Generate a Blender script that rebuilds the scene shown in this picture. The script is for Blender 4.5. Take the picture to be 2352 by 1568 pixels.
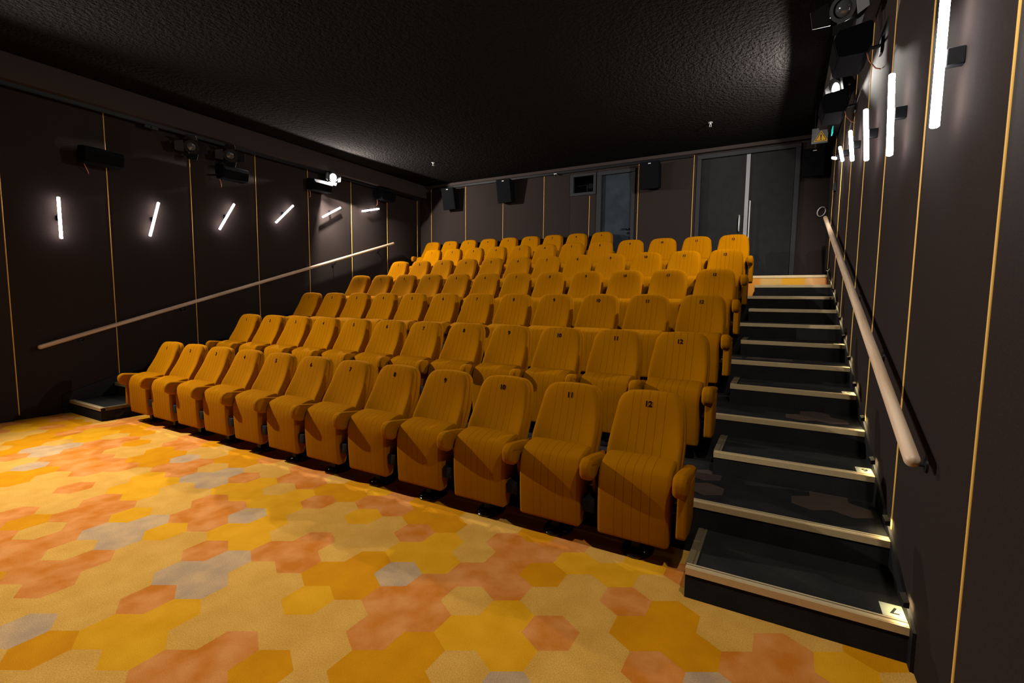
import bpy, bmesh, math, random
from mathutils import Vector, Matrix, Euler, Quaternion

for o in list(bpy.data.objects):
    bpy.data.objects.remove(o, do_unlink=True)
scn = bpy.context.scene
COL = scn.collection
random.seed(7)

# ------------------------------------------------------------------ camera
YAW, PIT, ROL, FPX = 0.5136, 0.0898, 0.0106, 1098.3
cam_d = bpy.data.cameras.new('camera')
cam_d.sensor_fit = 'HORIZONTAL'
cam_d.sensor_width = 36.0
cam_d.lens = FPX / 2352 * 36.0
cam_d.clip_start = 0.02
cam_d.clip_end = 100
cam = bpy.data.objects.new('camera', cam_d)
COL.objects.link(cam)
_f = Vector((-math.sin(YAW) * math.cos(PIT), math.cos(YAW) * math.cos(PIT), -math.sin(PIT)))
_r = Vector((math.cos(YAW), math.sin(YAW), 0))
_u = _r.cross(_f)
_R = math.cos(ROL) * _r + math.sin(ROL) * _u
_U = -math.sin(ROL) * _r + math.cos(ROL) * _u
_m = Matrix((_R, _U, -_f)).transposed().to_4x4()
_m.translation = (0, 0, 1.58)
cam.matrix_world = _m
scn.camera = cam

# ------------------------------------------------------------------ world, exposure
w = bpy.data.worlds.new('world')
scn.world = w
w.use_nodes = True
w.node_tree.nodes['Background'].inputs[0].default_value = (0.9, 0.85, 0.8, 1)
w.node_tree.nodes['Background'].inputs[1].default_value = 0.0
scn.view_settings.view_transform = 'Standard'
scn.view_settings.look = 'None'
scn.view_settings.exposure = 0.0
scn.view_settings.gamma = 1.0
scn.view_settings.use_curve_mapping = False

# stage lamp powers (front pair beside the screen, rear pair on the side wall tracks)
P_FRONT_L, P_FRONT_R = 1680, 150
P_REAR_L, P_REAR_R = 900, 500
TUBE_E = 36.0
STEP_E = 130.0

# ------------------------------------------------------------------ room dimensions (metres)
XL, XR, YB, H = -8.235, 0.57, 9.742, 4.36
YF = -3.0                       # screen end, behind the camera
RISE = 0.1645
EVEN = [3.079, 4.149, 5.219, 6.289, 7.359, 8.54]      # front edges of the seating tiers
ODD = [2.575, 3.640, 4.705, 5.735, 6.815, 7.895]      # front edges of the half steps
XS = -0.378                     # left side of the right-hand half steps
XSL = -7.30                     # right side of the left-hand half steps
BANDX = 0.25
BANDZ = 4.06

# ------------------------------------------------------------------ materials
def new_mat(name):
    m = bpy.data.materials.new(name)
    m.use_nodes = True
    nt = m.node_tree
    b = nt.nodes['Principled BSDF']
    return m, nt, b

def plain(name, col, rough=0.6, metal=0.0, spec=0.4, noise=0.0, nscale=40, bump=0.0, bscale=200, bdist=0.002):
    m, nt, b = new_mat(name)
    b.inputs['Base Color'].default_value = (*col, 1)
    b.inputs['Roughness'].default_value = rough
    b.inputs['Metallic'].default_value = metal
    b.inputs['Specular IOR Level'].default_value = spec
    geo = nt.nodes.new('ShaderNodeNewGeometry')
    if noise:
        n = nt.nodes.new('ShaderNodeTexNoise')
        n.inputs['Scale'].default_value = nscale
        n.inputs['Detail'].default_value = 5
        nt.links.new(geo.outputs['Position'], n.inputs['Vector'])
        r = nt.nodes.new('ShaderNodeMapRange')
        r.inputs['From Min'].default_value = 0.3
        r.inputs['From Max'].default_value = 0.7
        r.inputs['To Min'].default_value = 1 - noise
        r.inputs['To Max'].default_value = 1 + noise
        nt.links.new(n.outputs['Fac'], r.inputs['Value'])
        mx = nt.nodes.new('ShaderNodeMix')
        mx.data_type = 'RGBA'
        mx.blend_type = 'MULTIPLY'
        mx.inputs['Factor'].default_value = 1
        mx.inputs['A'].default_value = (*col, 1)
        nt.links.new(r.outputs['Result'], mx.inputs['B'])
        nt.links.new(mx.outputs['Result'], b.inputs['Base Color'])
    if bump:
        n2 = nt.nodes.new('ShaderNodeTexNoise')
        n2.inputs['Scale'].default_value = bscale
        n2.inputs['Detail'].default_value = 4
        nt.links.new(geo.outputs['Position'], n2.inputs['Vector'])
        bp = nt.nodes.new('ShaderNodeBump')
        bp.inputs['Strength'].default_value = bump
        bp.inputs['Distance'].default_value = bdist
        nt.links.new(n2.outputs['Fac'], bp.inputs['Height'])
        nt.links.new(bp.outputs['Normal'], b.inputs['Normal'])
    return m

def emit(name, col, strength):
    m, nt, b = new_mat(name)
    b.inputs['Base Color'].default_value = (*col, 1)
    b.inputs['Emission Color'].default_value = (*col, 1)
    b.inputs['Emission Strength'].default_value = strength
    return m

def math_node(nt, op, a, b=None, clamp=False):
    n = nt.nodes.new('ShaderNodeMath')
    n.operation = op
    n.use_clamp = clamp
    for i, v in enumerate((a, b)):
        if v is None:
            continue
        if isinstance(v, (int, float)):
            n.inputs[i].default_value = v
        else:
            nt.links.new(v, n.inputs[i])
    return n.outputs[0]

def fabric(name, col, seams):
    """woven upholstery; with seams = sewn flutes running up the cushion (object x)"""
    m, nt, b = new_mat(name)
    b.inputs['Roughness'].default_value = 0.95
    b.inputs['Specular IOR Level'].default_value = 0.015
    b.inputs['Sheen Weight'].default_value = 0.0
    b.inputs['Sheen Roughness'].default_value = 0.4
    b.inputs['Sheen Tint'].default_value = (0.9, 0.5, 0.03, 1)
    tc = nt.nodes.new('ShaderNodeTexCoord')
    n = nt.nodes.new('ShaderNodeTexNoise')
    n.inputs['Scale'].default_value = 420
    n.inputs['Detail'].default_value = 2
    nt.links.new(tc.outputs['Object'], n.inputs['Vector'])
    hgt = math_node(nt, 'MULTIPLY', n.outputs['Fac'], 0.0008)
    base = nt.nodes.new('ShaderNodeMix')
    base.data_type = 'RGBA'
    base.inputs['A'].default_value = (col[0] * 0.86, col[1] * 0.84, col[2], 1)
    base.inputs['B'].default_value = (col[0] * 1.12, col[1] * 1.14, col[2] * 1.1, 1)
    nt.links.new(n.outputs['Fac'], base.inputs['Factor'])
    outc = base.outputs['Result']
    if seams:
        sep = nt.nodes.new('ShaderNodeSeparateXYZ')
        nt.links.new(tc.outputs['Object'], sep.inputs[0])
        x = sep.outputs['X']
        t = math_node(nt, 'ADD', math_node(nt, 'DIVIDE', x, 0.053), 50.5)
        fr = math_node(nt, 'FRACT', t)
        d = math_node(nt, 'ABSOLUTE', math_node(nt, 'SUBTRACT', fr, 0.5))
        g = math_node(nt, 'SUBTRACT', 1.0, math_node(nt, 'MULTIPLY', d, 22.0), True)
        inside = math_node(nt, 'LESS_THAN', math_node(nt, 'ABSOLUTE', x), 0.118)
        g = math_node(nt, 'MULTIPLY', g, inside)
        hgt = math_node(nt, 'SUBTRACT', hgt, math_node(nt, 'MULTIPLY', g, 0.0028))
        dark = nt.nodes.new('ShaderNodeMix')
        dark.data_type = 'RGBA'
        dark.blend_type = 'MULTIPLY'
        nt.links.new(math_node(nt, 'MULTIPLY', g, 0.42), dark.inputs['Factor'])
        nt.links.new(outc, dark.inputs['A'])
        dark.inputs['B'].default_value = (0.45, 0.4, 0.4, 1)
        outc = dark.outputs['Result']
    nt.links.new(outc, b.inputs['Base Color'])
    bp = nt.nodes.new('ShaderNodeBump')
    bp.inputs['Strength'].default_value = 1.0
    bp.inputs['Distance'].default_value = 1.0
    nt.links.new(hgt, bp.inputs['Height'])
    nt.links.new(bp.outputs['Normal'], b.inputs['Normal'])
    return m

def carpet(name, col, var, coarse):
    m, nt, b = new_mat(name)
    b.inputs['Roughness'].default_value = 1.0
    b.inputs['Specular IOR Level'].default_value = 0.05
    geo = nt.nodes.new('ShaderNodeNewGeometry')
    n = nt.nodes.new('ShaderNodeTexNoise')
    n.inputs['Scale'].default_value = 6
    n.inputs['Detail'].default_value = 4
    nt.links.new(geo.outputs['Position'], n.inputs['Vector'])
    n2 = nt.nodes.new('ShaderNodeTexNoise')
    n2.inputs['Scale'].default_value = coarse
    n2.inputs['Detail'].default_value = 3
    n2.inputs['Roughness'].default_value = 0.7
    nt.links.new(geo.outputs['Position'], n2.inputs['Vector'])
    a = nt.nodes.new('ShaderNodeMix')
    a.data_type = 'RGBA'
    r = nt.nodes.new('ShaderNodeMapRange')
    r.inputs['From Min'].default_value = 0.35
    r.inputs['From Max'].default_value = 0.65
    nt.links.new(n.outputs['Fac'], r.inputs['Value'])
    nt.links.new(r.outputs['Result'], a.inputs['Factor'])
    a.inputs['A'].default_value = (*col, 1)
    a.inputs['B'].default_value = (*var, 1)
    c = nt.nodes.new('ShaderNodeMix')
    c.data_type = 'RGBA'
    c.blend_type = 'MULTIPLY'
    c.inputs['Factor'].default_value = 1
    nt.links.new(a.outputs['Result'], c.inputs['A'])
    r2 = nt.nodes.new('ShaderNodeMapRange')
    r2.inputs['From Min'].default_value = 0.3
    r2.inputs['From Max'].default_value = 0.7
    r2.inputs['To Min'].default_value = 0.72
    r2.inputs['To Max'].default_value = 1.22
    nt.links.new(n2.outputs['Fac'], r2.inputs['Value'])
    nt.links.new(r2.outputs['Result'], c.inputs['B'])
    nt.links.new(c.outputs['Result'], b.inputs['Base Color'])
    bp = nt.nodes.new('ShaderNodeBump')
    bp.inputs['Strength'].default_value = 0.6
    bp.inputs['Distance'].default_value = 0.004
    nt.links.new(n2.outputs['Fac'], bp.inputs['Height'])
    nt.links.new(bp.outputs['Normal'], b.inputs['Normal'])
    return m

MUST = (0.275, 0.100, 0.0002)
M = {}
M['fabric'] = fabric('mustard_fabric', MUST, False)
M['fluted'] = fabric('mustard_fluted_fabric', MUST, True)
M['number'] = plain('number_print', (0.012, 0.005, 0.003), 0.95, 0, 0.02)
M['black_metal'] = plain('black_metal', (0.006, 0.006, 0.0065), 0.45, 0.0, 0.2)
M['black_gloss'] = plain('black_gloss_paint', (0.008, 0.008, 0.008), 0.12, 0.0, 0.6)
M['black_box'] = plain('black_plastic', (0.0065, 0.0068, 0.008), 0.7, 0, 0.12, 0.1, 60)
M['wallpanel'] = plain('brown_wall_fabric', (0.0235, 0.0172, 0.0152), 0.95, 0, 0.03, 0.16, 130, 0.35, 500, 0.001)
M['band'] = plain('brown_bulkhead', (0.038, 0.029, 0.026), 0.95, 0, 0.03, 0.1, 100)
M['dark'] = plain('wall_core_black', (0.008, 0.007, 0.007), 0.9)
M['gold'] = plain('gold_piping', (0.60, 0.34, 0.06), 0.55, 0.0, 0.4)
M['wood'] = None
M['nosing'] = plain('champagne_aluminium', (0.62, 0.47, 0.25), 0.42, 0.35, 0.5, 0.05, 30)
M['bronze'] = plain('dark_bronze', (0.13, 0.10, 0.05), 0.5, 0.2, 0.4, 0.1, 30)
M['grip'] = plain('black_grip', (0.012, 0.011, 0.01), 0.8)
M['stepcarpet'] = carpet('charcoal_carpet', (0.016, 0.016, 0.016), (0.022, 0.021, 0.019), 260)
M['browncarpet'] = carpet('brown_carpet', (0.075, 0.05, 0.038), (0.06, 0.042, 0.034), 260)
M['skirt'] = plain('black_skirting', (0.008, 0.008, 0.009), 0.6, 0, 0.15)
M['floorbase'] = plain('carpet_backing', (0.10, 0.06, 0.02), 1.0)
M['tube'] = emit('tube_glow', (1.0, 0.93, 0.95), TUBE_E)
M['steplens'] = emit('step_lamp_glow', (1.0, 0.80, 0.42), STEP_E)
M['lamplens'] = emit('lamp_lens_glow', (1.0, 0.97, 0.92), 30.0)
M['lens'] = plain('lens_glass', (0.05, 0.055, 0.06), 0.08, 0, 0.8)
M['door'] = plain('dark_grey_door', (0.0145, 0.0148, 0.0155), 0.8, 0, 0.08, 0.12, 8)
M['doorblue'] = plain('blue_grey_door', (0.018, 0.024, 0.031), 0.7, 0, 0.15, 0.3, 5)
M['frame'] = plain('grey_door_frame', (0.022, 0.022, 0.024), 0.7, 0, 0.15)
M['alu'] = plain('brushed_aluminium', (0.20, 0.20, 0.21), 0.5, 0.1, 0.3)
M['steel'] = plain('polished_steel', (0.32, 0.32, 0.31), 0.45, 0.3, 0.5)
M['white'] = plain('white_plastic', (0.7, 0.68, 0.64), 0.5)
M['signplate'] = plain('luminous_plate', (0.42, 0.44, 0.32), 0.6)
M['yellow'] = plain('sign_yellow', (0.75, 0.42, 0.04), 0.5)
M['speaker'] = plain('speaker_black', (0.0035, 0.0036, 0.0042), 0.85, 0, 0.04, 0.1, 60)
M['black_print'] = plain('black_print', (0.01, 0.01, 0.01), 0.6)
M['exitgreen'] = emit('exit_sign_green', (0.01, 0.45, 0.38), 0.7)
M['wire'] = plain('copper_wire', (0.35, 0.12, 0.06), 0.6)

CARP = {
    'S': carpet('carpet_sand', (0.60, 0.318, 0.058), (0.53, 0.268, 0.042), 170),
    'Y': carpet('carpet_yellow', (0.69, 0.325, 0.011), (0.62, 0.275, 0.005), 330),
    'A': carpet('carpet_amber', (0.61, 0.245, 0.002), (0.54, 0.205, 0.002), 330),
    'O': carpet('carpet_coral', (0.64, 0.25, 0.062), (0.52, 0.155, 0.012), 330),
    'G': carpet('carpet_grey', (0.52, 0.325, 0.15), (0.38, 0.25, 0.14), 200),
}

# glass pane
def glass_mat():
    m, nt, b = new_mat('port_glass')
    b.inputs['Base Color'].default_value = (0.8, 0.85, 0.9, 1)
    b.inputs['Roughness'].default_value = 0.03
    b.inputs['Transmission Weight'].default_value = 1.0
    b.inputs['IOR'].default_value = 1.2
    return m
M['glass'] = glass_mat()

def perspex_mat():
    m, nt, b = new_mat('clear_perspex')
    b.inputs['Base Color'].default_value = (0.9, 0.95, 0.95, 1)
    b.inputs['Roughness'].default_value = 0.15
    b.inputs['Alpha'].default_value = 0.08
    return m
M['perspex'] = perspex_mat()

def wood_mat():
    m, nt, b = new_mat('pale_ash_wood')
    b.inputs['Roughness'].default_value = 0.5
    tc = nt.nodes.new('ShaderNodeTexCoord')
    mp = nt.nodes.new('ShaderNodeMapping')
    mp.inputs['Scale'].default_value = (30, 30, 1.6)
    nt.links.new(tc.outputs['Object'], mp.inputs['Vector'])
    n = nt.nodes.new('ShaderNodeTexNoise')
    n.inputs['Scale'].default_value = 1.0
    n.inputs['Detail'].default_value = 4
    nt.links.new(mp.outputs['Vector'], n.inputs['Vector'])
    cr = nt.nodes.new('ShaderNodeValToRGB')
    cr.color_ramp.elements[0].position = 0.3
    cr.color_ramp.elements[0].color = (0.37, 0.24, 0.14, 1)
    cr.color_ramp.elements[1].position = 0.62
    cr.color_ramp.elements[1].color = (0.55, 0.40, 0.27, 1)
    nt.links.new(n.outputs['Fac'], cr.inputs['Fac'])
    nt.links.new(cr.outputs['Color'], b.inputs['Base Color'])
    return m
M['wood'] = wood_mat()

def ceiling_mat():
    m, nt, b = new_mat('black_sprayed_plaster')
    b.inputs['Base Color'].default_value = (0.0115, 0.0103, 0.0098, 1)
    b.inputs['Roughness'].default_value = 1.0
    b.inputs['Specular IOR Level'].default_value = 0.0
    geo = nt.nodes.new('ShaderNodeNewGeometry')
    n = nt.nodes.new('ShaderNodeTexNoise')
    n.inputs['Scale'].default_value = 24
    n.inputs['Detail'].default_value = 3
    n.inputs['Roughness'].default_value = 0.6
    nt.links.new(geo.outputs['Position'], n.inputs['Vector'])
    r = nt.nodes.new('ShaderNodeMapRange')
    r.inputs['From Min'].default_value = 0.35
    r.inputs['From Max'].default_value = 0.65
    nt.links.new(n.outputs['Fac'], r.inputs['Value'])
    bp = nt.nodes.new('ShaderNodeBump')
    bp.inputs['Strength'].default_value = 0.9
    bp.inputs['Distance'].default_value = 0.03
    nt.links.new(r.outputs['Result'], bp.inputs['Height'])
    nt.links.new(bp.outputs['Normal'], b.inputs['Normal'])
    return m
M['ceiling'] = ceiling_mat()

def riser_mat():
    m, nt, b = new_mat('honey_carpet_riser')
    b.inputs['Roughness'].default_value = 1.0
    geo = nt.nodes.new('ShaderNodeNewGeometry')
    sep = nt.nodes.new('ShaderNodeSeparateXYZ')
    nt.links.new(geo.outputs['Position'], sep.inputs[0])
    r = nt.nodes.new('ShaderNodeMapRange')
    r.inputs['From Min'].default_value = -0.6
    r.inputs['From Max'].default_value = 0.57
    nt.links.new(sep.outputs['X'], r.inputs['Value'])
    cr = nt.nodes.new('ShaderNodeValToRGB')
    cr.color_ramp.interpolation = 'EASE'
    e = cr.color_ramp.elements
    e[0].position = 0.0; e[0].color = (0.55, 0.20, 0.02, 1)
    e[1].position = 1.0; e[1].color = (0.62, 0.22, 0.06, 1)
    for p, c in ((0.2, (0.55, 0.21, 0.02, 1)), (0.26, (0.54, 0.32, 0.09, 1)), (0.46, (0.54, 0.31, 0.08, 1)), (0.50, (0.60, 0.28, 0.01, 1)), (0.72, (0.60, 0.28, 0.01, 1)), (0.78, (0.58, 0.31, 0.11, 1)), (0.9, (0.60, 0.28, 0.09, 1))):
        k = e.new(p); k.color = c
    nt.links.new(r.outputs['Result'], cr.inputs['Fac'])
    nt.links.new(cr.outputs['Color'], b.inputs['Base Color'])
    return m
M['riser'] = riser_mat()

# ------------------------------------------------------------------ mesh helpers
def mesh(name, v, f, mat, smooth=False):
    me = bpy.data.meshes.new(name)
    me.from_pydata([tuple(p) for p in v], [], f)
    me.validate()
    bm = bmesh.new(); bm.from_mesh(me)
    bmesh.ops.recalc_face_normals(bm, faces=bm.faces)
    bm.to_mesh(me); bm.free()
    if mat:
        me.materials.append(mat)
    if smooth:
        me.polygons.foreach_set('use_smooth', [True] * len(me.polygons))
        me.set_sharp_from_angle(angle=math.radians(smooth if smooth is not True else 50))
    me.update()
    return me

class MB:
    def __init__(s):
        s.v = []; s.f = []
    def add(s, v, f):
        o = len(s.v)
        s.v += [Vector(p) for p in v]
        s.f += [[i + o for i in q] for q in f]
        return s
    def box(s, x0, x1, y0, y1, z0, z1, mat=None):
        v = [(x0, y0, z0), (x1, y0, z0), (x1, y1, z0), (x0, y1, z0), (x0, y0, z1), (x1, y0, z1), (x1, y1, z1), (x0, y1, z1)]
        if mat is not None:
            v = [mat @ Vector(p) for p in v]
        return s.add(v, [(0, 3, 2, 1), (4, 5, 6, 7), (0, 1, 5, 4), (1, 2, 6, 5), (2, 3, 7, 6), (3, 0, 4, 7)])
    def tube(s, pts, r, n=10, cap=True):
        pts = [Vector(p) for p in pts]
        rs = r if isinstance(r, (list, tuple)) else [r] * len(pts)
        rings = []
        for i, p in enumerate(pts):
            a = pts[max(i - 1, 0)]; b = pts[min(i + 1, len(pts) - 1)]
            d = (b - a).normalized()
            up = Vector((0, 0, 1)) if abs(d.z) < 0.9 else Vector((1, 0, 0))
            u = d.cross(up).normalized(); w_ = d.cross(u)
            rings.append([p + rs[i] * (math.cos(t) * u + math.sin(t) * w_) for t in [2 * math.pi * k / n for k in range(n)]])
        o = [q for rg in rings for q in rg]
        f = []
        for i in range(len(rings) - 1):
            for k in range(n):
                f.append((i * n + k, i * n + (k + 1) % n, (i + 1) * n + (k + 1) % n, (i + 1) * n + k))
        if cap:
            f.append(tuple(range(n))[::-1]); f.append(tuple((len(rings) - 1) * n + k for k in range(n)))
        return s.add(o, f)
    def prism(s, poly, axis, a, b):
        """poly of 2D points, extruded along axis 'x'/'y'/'z' from a to b"""
        n = len(poly)
        def P(p, t):
            return {'x': (t, p[0], p[1]), 'y': (p[0], t, p[1]), 'z': (p[0], p[1], t)}[axis]
        v = [P(p, a) for p in poly] + [P(p, b) for p in poly]
        f = [tuple(range(n))[::-1], tuple(range(n, 2 * n))]
        f += [(i, (i + 1) % n, n + (i + 1) % n, n + i) for i in range(n)]
        return s.add(v, f)
    def mesh(s, name, mat, smooth=False):
        return mesh(name, s.v, s.f, mat, smooth)

def ob(name, me, parent=None, loc=(0, 0, 0), rot=None):
    o = bpy.data.objects.new(name, me)
    COL.objects.link(o)
    o.location = loc
    if rot is not None:
        if isinstance(rot, Quaternion):
            o.rotation_euler = rot.to_euler()
        else:
            o.rotation_euler = rot
    if parent:
        o.parent = parent
    return o

def thing(name, label, cat, loc=(0, 0, 0), rotz=0.0, group=None):
    o = bpy.data.objects.new(name, None)
    o.empty_display_size = 0.1
    COL.objects.link(o)
    o.location = loc
    o.rotation_euler = (0, 0, rotz)
    o['label'] = label; o['category'] = cat
    if group:
        o['group'] = group
    return o

def tag(o, label, cat, group=None):
    o['label'] = label; o['category'] = cat
    if group:
        o['group'] = group
    return o

def struct(name, me, label=None, loc=(0, 0, 0)):
    o = ob(name, me, None, loc)
    o['kind'] = 'structure'
    if label:
        o['label'] = label
    return o

def bevel(me, wd, seg=2):
    bm = bmesh.new(); bm.from_mesh(me)
    bmesh.ops.bevel(bm, geom=list(bm.edges), offset=wd, segments=seg, affect='EDGES', profile=0.5, clamp_overlap=True)
    bm.to_mesh(me); bm.free()
    me.polygons.foreach_set('use_smooth', [True] * len(me.polygons))
    me.set_sharp_from_angle(angle=math.radians(40))
    return me

def fillet(poly, radii, seg=6):
    out = []
    n = len(poly)
    for i in range(n):
        p0, p1, p2 = Vector(poly[i - 1]), Vector(poly[i]), Vector(poly[(i + 1) % n])
        r = radii[i] if isinstance(radii, (list, tuple)) else radii
        if r <= 0:
            out.append(p1); continue
        a = p1 + (p0 - p1).normalized() * r
        b = p1 + (p2 - p1).normalized() * r
        for k in range(seg + 1):
            t = k / seg
            out.append((1 - t) ** 2 * a + 2 * t * (1 - t) * p1 + t * t * b)
    return out

def densify(poly, step):
    out = []
    n = len(poly)
    for i in range(n):
        a, b = poly[i], poly[(i + 1) % n]
        k = max(1, int(math.ceil((b - a).length / step)))
        for j in range(k):
            out.append(a.lerp(b, j / k))
    return out

def pillow(outline, yf, yb, rnd, name, mat):
    """slab with outline in (x, z), a front surface yf(x,z) and back surface yb(x,z), rolled edges"""
    n = len(outline)
    cx = sum(p.x for p in outline) / n; cz = sum(p.y for p in outline) / n
    sc = [0.3, 0.55, 0.75, 0.87, 0.93, 0.97, 0.99, 1.0]
    v = []; f = []
    def ring(s, fn, sgn):
        out = []
        for p in outline:
            x = cx + (p.x - cx) * s; z = cz + (p.y - cz) * s
            t = max(0, (s - 0.86) / 0.14)
            out.append((x, fn(x, z) + sgn * rnd * (1 - math.sqrt(max(0, 1 - t * t))), z))
        return out
    rings = [ring(s, yf, 1) for s in sc] + [ring(s, yb, -1) for s in reversed(sc)]
    v.append((cx, yf(cx, cz), cz))
    for rg in rings:
        v += rg
    v.append((cx, yb(cx, cz), cz))
    for k in range(n):
        f.append((0, 1 + k, 1 + (k + 1) % n))
    R = len(rings)
    for i in range(R - 1):
        for k in range(n):
            a = 1 + i * n; b = 1 + (i + 1) * n
            f.append((a + k, a + (k + 1) % n, b + (k + 1) % n, b + k))
    a = 1 + (R - 1) * n
    for k in range(n):
        f.append((len(v) - 1, a + (k + 1) % n, a + k))
    return mesh(name, v, f, mat, 80)

def loft_x(profile, hw, rnd, name, mat, steps=5, cx=0.0):
    """profile in (y, z) swept along x with rounded ends"""
    n = len(profile)
    area = sum(profile[i].x * profile[(i + 1) % n].y - profile[(i + 1) % n].x * profile[i].y for i in range(n))
    sg = 1 if area > 0 else -1
    nor = []
    for i in range(n):
        d = (profile[(i + 1) % n] - profile[i - 1])
        d = Vector((d.y, -d.x)) * sg
        nor.append(d.normalized() if d.length > 1e-9 else Vector((0, 0)))
    st = []
    for k in range(steps + 1):
        a = math.pi / 2 * k / steps
        st.append((-hw + rnd * (1 - math.sin(a)), rnd * (1 - math.cos(a))))
    st = [(x, d) for x, d in reversed(st)]
    # from the outer cap inward
    seq = [(-hw + rnd * (1 - math.cos(math.pi / 2 * k / steps)), rnd * (1 - math.sin(math.pi / 2 * k / steps))) for k in range(steps + 1)]
    mid = [(-hw + rnd + (2 * hw - 2 * rnd) * k / 4, 0) for k in range(1, 4)]
    seq2 = [(-x, d) for x, d in reversed(seq)]
    allst = seq + mid + seq2
    v = []; f = []
    for x, d in allst:
        for p, q in zip(profile, nor):
            v.append((cx + x, p.x - q.x * d, p.y - q.y * d))
    for i in range(len(allst) - 1):
        for k in range(n):
            f.append((i * n + k, i * n + (k + 1) % n, (i + 1) * n + (k + 1) % n, (i + 1) * n + k))
    for i in (0, len(allst) - 1):
        c = Vector((0, 0, 0))
        for k in range(n):
            c += Vector(v[i * n + k])
        v.append(tuple(c / n))
        for k in range(n):
            f.append((len(v) - 1, i * n + k, i * n + (k + 1) % n))
    return mesh(name, v, f, mat, 60)

# ------------------------------------------------------------------ floor with honeycomb carpet
floor = struct('floor', MB().box(XL - 0.1, XR + 0.1, YF, YB + 0.4, -0.12, -0.004).mesh('floor', M['floorbase']))
HW = 0.2405
HR = HW / math.sqrt(3)
HX0, HY0 = -1.842, 1.9635
def hexmesh(c):
    r = HR
    top = [(r * math.sin(math.pi / 3 * k), r * math.cos(math.pi / 3 * k), 0.0) for k in range(6)]
    bot = [(x, y, -0.0035) for x, y, z in top]
    f = [tuple(range(6))[::-1]] + [(k, (k + 1) % 6, 6 + (k + 1) % 6, 6 + k) for k in range(6)]
    return mesh('carpet_tile_' + c, top + bot, f, CARP[c])
HEX = {c: hexmesh(c) for c in CARP}
# colour of every hexagon, row by row (row 0 passes y = 1.96 m), from the column given
HROWS = {
    -6: (-7, 'SSGASSA'),
    -5: (-11, 'OOOOOSSYYOOA'),
    -4: (-14, 'SSOASOSOSSOYSOAS'),
    -3: (-19, 'SSAASSSSOOGGSSGGSSSSAA'),
    -2: (-22, 'SSAOSGASSOSOOYGYSOGSSYSOASG'),
    -1: (-26, 'OOSSAAGGOOOOSSYYSSOOYYOOAAOOYYSS'),
    0: (-26, 'OYYSAASGOOOOOSYYSSOOGYSOSAGOSYOSOG'),
    1: (-27, 'YAAOAOYYOOSSAAOOGGYYYYSSSSYYOOSSAAOO'),
    2: (-26, 'OOAAOYYSOASAAGOSGOYSYOSYSOYSOASOASOYS'),
    3: (-27, 'SASSSOAAASSOOSSAASSOOAAOOAASOOYYSSSS'),
    4: (-26, 'SSSOOOAOSSOOASAAOSOOSAYOAASSAOSYOSSSS'),
    5: (-25, 'OOSAOSOYSSSAOSSAOSAYOAOSYASSSOSS'),
    6: (-23, 'SOASYSOSASOSYOASOASSOASYOSSSOO'),
}
cells = []
for r in range(-9, 7):
    y = HY0 + r * 1.5 * HR
    c0, s_ = HROWS.get(r, (0, ''))
    for c in range(-34, 14):
        x = HX0 + (c + 0.5 * (r % 2)) * HW
        if x < XL - 0.05 or x > XR + 0.05:
            continue
        d = Vector((x, y, 0)) - Vector((0, 0, 1.58))
        z = d.dot(_f)
        k = c - c0
        if 0 <= k < len(s_):
            ch = s_[k]
        else:
            ch = random.choice('SSSYAOOSG')
        vis = False
        if z > 0.2:
            px = 1176 + FPX * d.dot(_R) / z; py = 784 - FPX * d.dot(_U) / z
            vis = -60 < px < 2140 and 930 < py < 1660
        cells.append((d.length if vis else 99 + d.length, x, y, ch))
cells.sort()
for i, (dd, x, y, ch) in enumerate(cells):
    if i < 300:
        ob('carpet_tile', HEX[ch], floor, (x, y, 0))
rest = {}
for dd, x, y, ch in cells[300:]:
    m_ = rest.setdefault(ch, MB())
    r_ = HR
    top = [(x + r_ * math.sin(math.pi / 3 * k), y + r_ * math.cos(math.pi / 3 * k), 0.0) for k in range(6)]
    m_.add(top, [tuple(range(6))[::-1]])
allv = MB(); mats = []; midx = []
for i, (ch, m_) in enumerate(rest.items()):
    mats.append(CARP[ch]); midx += [i] * len(m_.f)
    allv.add(m_.v, m_.f)
me = mesh('carpet_field', allv.v, allv.f, None)
for m_ in mats:
    me.materials.append(m_)
me.polygons.foreach_set('material_index', midx)
for p in me.polygons:
    if p.normal.z < 0:
        p.flip()
cf = ob('carpet_field', me, floor)
cf['kind'] = 'stuff'

# ------------------------------------------------------------------ ceiling
struct('ceiling', MB().box(XL - 0.1, XR + 0.1, YF, YB + 0.4, H, H + 0.1).mesh('ceiling', M['ceiling']))

# ------------------------------------------------------------------ walls: core, fabric panels, gold piping
def rounded_panel(x0, x1, y0, y1, z0, z1, key):
    return bevel(MB().box(x0, x1, y0, y1, z0, z1).mesh('wall_panel', M[key]), 0.004, 2)

def side_wall(name, x, inward, strips):
    core = MB().box(x, x - inward * 0.12, YF, YB + 0.4, -0.12, H + 0.1) if inward < 0 else MB().box(x - 0.12, x, YF, YB + 0.4, -0.12, H + 0.1)
    wall = struct(name, core.mesh(name, M['dark']))
    ed = [YF] + strips + [YB]
    t = 0.02
    for a, b in zip(ed[:-1], ed[1:]):
        if b - a < 0.06:
            continue
        g = 0.0045
        xa, xb = sorted((x, x + inward * t))
        ob('wall_panel', rounded_panel(xa, xb, a + g, b - g, 0.0, H, 'wallpanel'), wall)
    for s in strips:
        ob('gold_piping', MB().tube([(x + inward * (t - 0.001), s, 0.06), (x + inward * (t - 0.001), s, BANDZ + 0.1)], 0.0062, 8).mesh('gold_piping', M['gold'], True), wall)
    return wall
LS = [-2.2, -1.13, -0.05, 1.02, 2.087, 3.146, 4.227, 5.310, 6.382, 7.465, 8.543, 9.615]
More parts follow.
